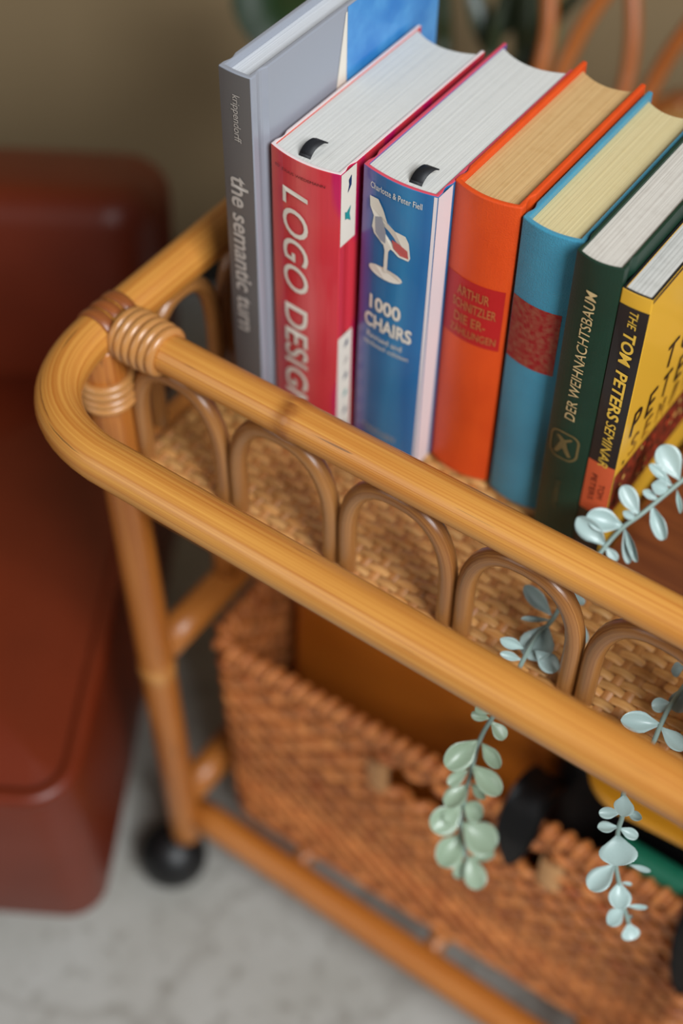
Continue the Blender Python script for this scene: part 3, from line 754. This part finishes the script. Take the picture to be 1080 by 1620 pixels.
hangA = conv([(335, 120, 275, 90, 48), (330, 140, 258, 120, 42), (335, 150, 388, 218, 58), (282, 225, 160, 325, 105), (300, 235, 368, 333, 62), (245, 340, 168, 395, 52), (262, 320, 370, 435, 90),
              (258, 390, 315, 452, 42), (245, 395, 160, 482, 80), (230, 468, 303, 522, 84), (222, 482, 105, 570, 112), (222, 500, 145, 538, 72), (225, 545, 345, 650, 135), (218, 588, 135, 710, 112),
              (248, 670, 290, 802, 90), (232, 690, 200, 758, 55), (240, 690, 350, 662, 40)], 640, 1080, 2.4545)
upA = conv([(1060, 285, 955, 88, 150), (1010, 300, 885, 198, 60), (1000, 345, 898, 310, 92), (1040, 335, 932, 258, 34), (1045, 340, 1062, 480, 32), (830, 490, 735, 318, 105), (900, 428, 970, 622, 88),
            (740, 550, 530, 488, 138), (640, 660, 482, 492, 125), (745, 568, 772, 762, 58), (750, 562, 822, 752, 48), (815, 510, 738, 462, 52), (640, 665, 702, 748, 60), (940, 400, 850, 345, 50)], 780, 680, 3.6)
midA = conv([(520, 470, 405, 340, 72), (575, 362, 658, 422, 48), (600, 460, 662, 590, 62), (500, 508, 432, 662, 148), (400, 610, 298, 566, 52), (520, 490, 388, 484, 26), (450, 620, 545, 705, 85), (390, 658, 300, 630, 42)], 680, 800, 2.7)
GR = 'eucalyptus sprigs on the cart'
sprig('pale grey green eucalyptus sprig lying past the yellow paperback under the end rail',
      [(1100, 742, 2, .588), (1041, 791, 2, .580), (1010, 816, 2, .575), (985, 834, 2, .570), (958, 863, 2, .562), (925, 908, 2, .556), (899, 937, 2, .550), (873, 981, 2, .546), (846, 1010, 2, .543), (815, 1068, 2, .543)], upA+midA, 0, GR)
sprig('eucalyptus sprig with soft green leaves hanging over the dark basket slot',
      [(815, 1066, 1, -.010), (800, 1090, 1, -.024), (783, 1127, 1, -.034), (758, 1172, 1, -.036), (742, 1231, 1, -.036), (732, 1275, 1, -.036), (728, 1308, 1, -.036), (738, 1365, 1, -.036)], hangA, 1, GR)
hangB = conv([(612, 462, 590, 628, 155), (575, 600, 415, 598, 92), (625, 592, 742, 645, 76), (560, 705, 402, 712, 88), (570, 715, 706, 785, 88), (558, 765, 562, 1000, 290), (640, 990, 806, 1040, 46), (535, 985, 345, 1180, 175),
              (568, 1120, 568, 1328, 172), (580, 1125, 660, 1140, 30), (620, 1300, 780, 1308, 40), (600, 1318, 478, 1440, 125), (640, 1430, 658, 1558, 140), (630, 1390, 668, 1384, 32)], 860, 1160, 4.764)
upB = conv([(985, 935, 812, 915, 95), (985, 945, 1085, 1045, 75), (1030, 845, 948, 858, 66), (1085, 775, 1058, 885, 92), (1085, 690, 1028, 704, 62)], 680, 800, 2.7)
sprig('blue grey eucalyptus sprig lying on the weave and hanging over the black bag',
      [(1100, 1060, 2, .545), (1061, 1115, 2, .545), (1045, 1146, 2, .543), (1030, 1180, 1, -.012), (1000, 1225, 1, -.030), (986, 1256, 1, -.036), (984, 1290, 1, -.037), (978, 1311, 1, -.037), (975, 1345, 1, -.037), (974, 1370, 1, -.037), (978, 1393, 1, -.037), (986, 1433, 1, -.037), (994, 1460, 1, -.037)], hangB+upB, 0, GR)

# ------------------------------------------------------------------ leather easy chair
CA = math.radians(31); CU = Vector((math.cos(CA), math.sin(CA), 0)); CV = Vector((-math.sin(CA), math.cos(CA), 0))
corner = Vector((-.012, -.103, 0)) - FH*.019 + RT*.006                # front right corner on the floor plan
chair = empty('leather_chair', corner, 'low red brown leather easy chair with piped seat beside the cart', 'chair', rot=(0, 0, CA))
SW, SD, SZ0, SZ1 = .62, .43, .075, .268
V, FC = rbox_data(SW, SD, SZ1-SZ0, .030, .010, crown=.022)
mesh('seat', xf(V, Matrix.Translation((-SW/2, SD/2, SZ0))), FC, M_leather, chair, True)
tube('piping', [(x-SW/2, y+SD/2, SZ1-.002) for x, y in rrect(SW-.006, SD-.006, .030, 8)], .0072, M_leather, chair, n=8, closed=True)
V, FC = rbox_data(SW, .13, .220, .045, .030)
mesh('backrest', xf(V, Matrix.Translation((-SW/2, SD+.02, SZ0+.13)) @ Matrix.Rotation(math.radians(-16), 4, 'X')), FC, M_leather, chair, True)
for x in (-.07, -SW+.07):
    for y in (.07, SD-.05):
        V, FC = lathe_data([(.012, 0), (.016, .03), (.020, SZ0+.004)], 14)
        mesh('foot', xf(V, Matrix.Translation((x, y, 0))), FC, M_black, chair, True)

# ------------------------------------------------------------------ rattan chair with arched back, behind the cart
AY = .53
rc = empty('rattan_chair', (.22, AY, 0), 'dark rattan chair with looped arched back standing behind the books', 'chair')
def rct(name, P, r, n=10): return tube(name, P, r, M_chair_cane, rc, n=n, off=rc.location)
RW0, RW1 = -.032, .42
rct('back_rail', resample([(RW0, AY, .36), (RW1, AY, .36)], .05), .011)
for k in range(6):
    x0 = -.100+.075*k
    a, b = x0+.007, x0+.075-.007
    ln = lambda x, z: (x, AY+max(0, z-.44)*.4, z)
    pr = ((.0, .36), (.001, .46), (.005, .505), (.015, .540))
    R_ = [ln(b-dx, z) for dx, z in pr]
    P = smooth_path([ln(a+dx, z) for dx, z in pr]+[ln((a+b)/2, .566)]+R_[::-1], 5)
    if k: rct('back_arch', P, .0066)
    else: rct('back_post', smooth_path(R_+[ln(b-.026, .585)], 5), .0070)
rct('top_rail', resample([ln(-.058, .585), ln(.35, .585), ln(RW1, .57), ln(RW1, .44), (RW1, AY, .36)], .03), .009)
rct('seat_rim', resample(fillet([(RW0, AY, .34), (RW0+.03, AY+.26, .34), (RW1-.03, AY+.26, .34), (RW1, AY, .34)], .06), .03), .013)
V, FC = rbox_data(RW1-RW0-.07, .24, .012, .05, .004)
mesh('seat', xf(V, Matrix.Translation(Vector(((RW0+RW1)/2, AY+.125, .338))-rc.location)), FC, M_weave, rc, True)
for x, y in ((RW0, AY), (RW1, AY), (RW0+.04, AY+.24), (RW1-.04, AY+.24)):
    rct('leg', [(x, y, 0), (x, y, .18), (x, y, .35)], .013)

# ------------------------------------------------------------------ potted plant behind the books
pc = Vector((-.235, .600, 0))
plant = empty('potted_plant', pc, 'tall leafy dark green plant in a black pot behind the books', 'plant')
V, FC = lathe_data([(.06, 0), (.072, .02), (.082, .17), (.087, .175), (.087, .185), (.076, .185), (.072, .165), (.001, .16)], 28)
mesh('pot', V, FC, M_black, plant, True)
M_green = mat('dark_green_leaf', (22, 44, 20), .4, coat=.1, noise=((20, 20, 20), .6, (34, 60, 24)))
M_gstem = mat('dark_green_stem', (34, 44, 22), .5)
def blade(P, wid, mt, name='leaf'):
    P = smooth_path(P, 6); n = len(P); V = []
    for i, p in enumerate(P):
        t = i/(n-1); ww = wid*math.sin(PI*min(1, .06+.94*t))**.75
        d = (P[min(i+1, n-1)]-P[max(i-1, 0)]).normalized(); side = d.cross(FW).normalized()
        nn = side.cross(d)
        for s in (-1, -.4, .4, 1): V.append(p+side*(ww*s)+nn*(.25*ww*s*s)-pc)
    m0 = len(V); V2 = [v+Vector((0, 0, -.001))+FW*.001 for v in V]
    FC = [(i*4+k, i*4+k+1, i*4+k+5, i*4+k+4) for i in range(n-1) for k in range(3)]
    FC += [tuple(m0+q for q in f[::-1]) for f in FC]
    return mesh(name, V+V2, FC, mt, plant, True)
top = pc+Vector((0, 0, .17))
for pts, r in (([(695, 95), (700, 40), (698, -40)], .0085), ([(765, 120), (785, 45), (810, -40)], .0075), ([(820, 110), (832, 50), (836, -40)], .011), ([(850, 60), (900, 5), (930, -25)], .006)):
    Q = [depth_at(x, y, 1.22) for x, y in pts]
    tube('stem', smooth_path([top+(Q[0]-top)*.02, top+(Q[0]-top)*.6+Vector((0, 0, .01))]+Q, 6), r, M_gstem, plant, n=8, off=pc)
D_ = lambda x, y, d=1.2: depth_at(x, y, d)
blade([D_(560, 0, 1.22), D_(470, 22, 1.19), D_(420, 0, 1.17), D_(370, -60, 1.15)], .034, M_green)
blade([D_(845, 140, 1.25), D_(848, 95, 1.24), D_(868, 40, 1.23), D_(880, -30, 1.22)], .012, mat('fresh_green_leaf', (74, 116, 30), .4))
blade([D_(770, 80, 1.25), D_(760, 20, 1.24), D_(735, -40, 1.23)], .010, M_green)
blade([D_(780, 60, 1.25), D_(815, 10, 1.24), D_(850, -40, 1.23)], .012, M_green)
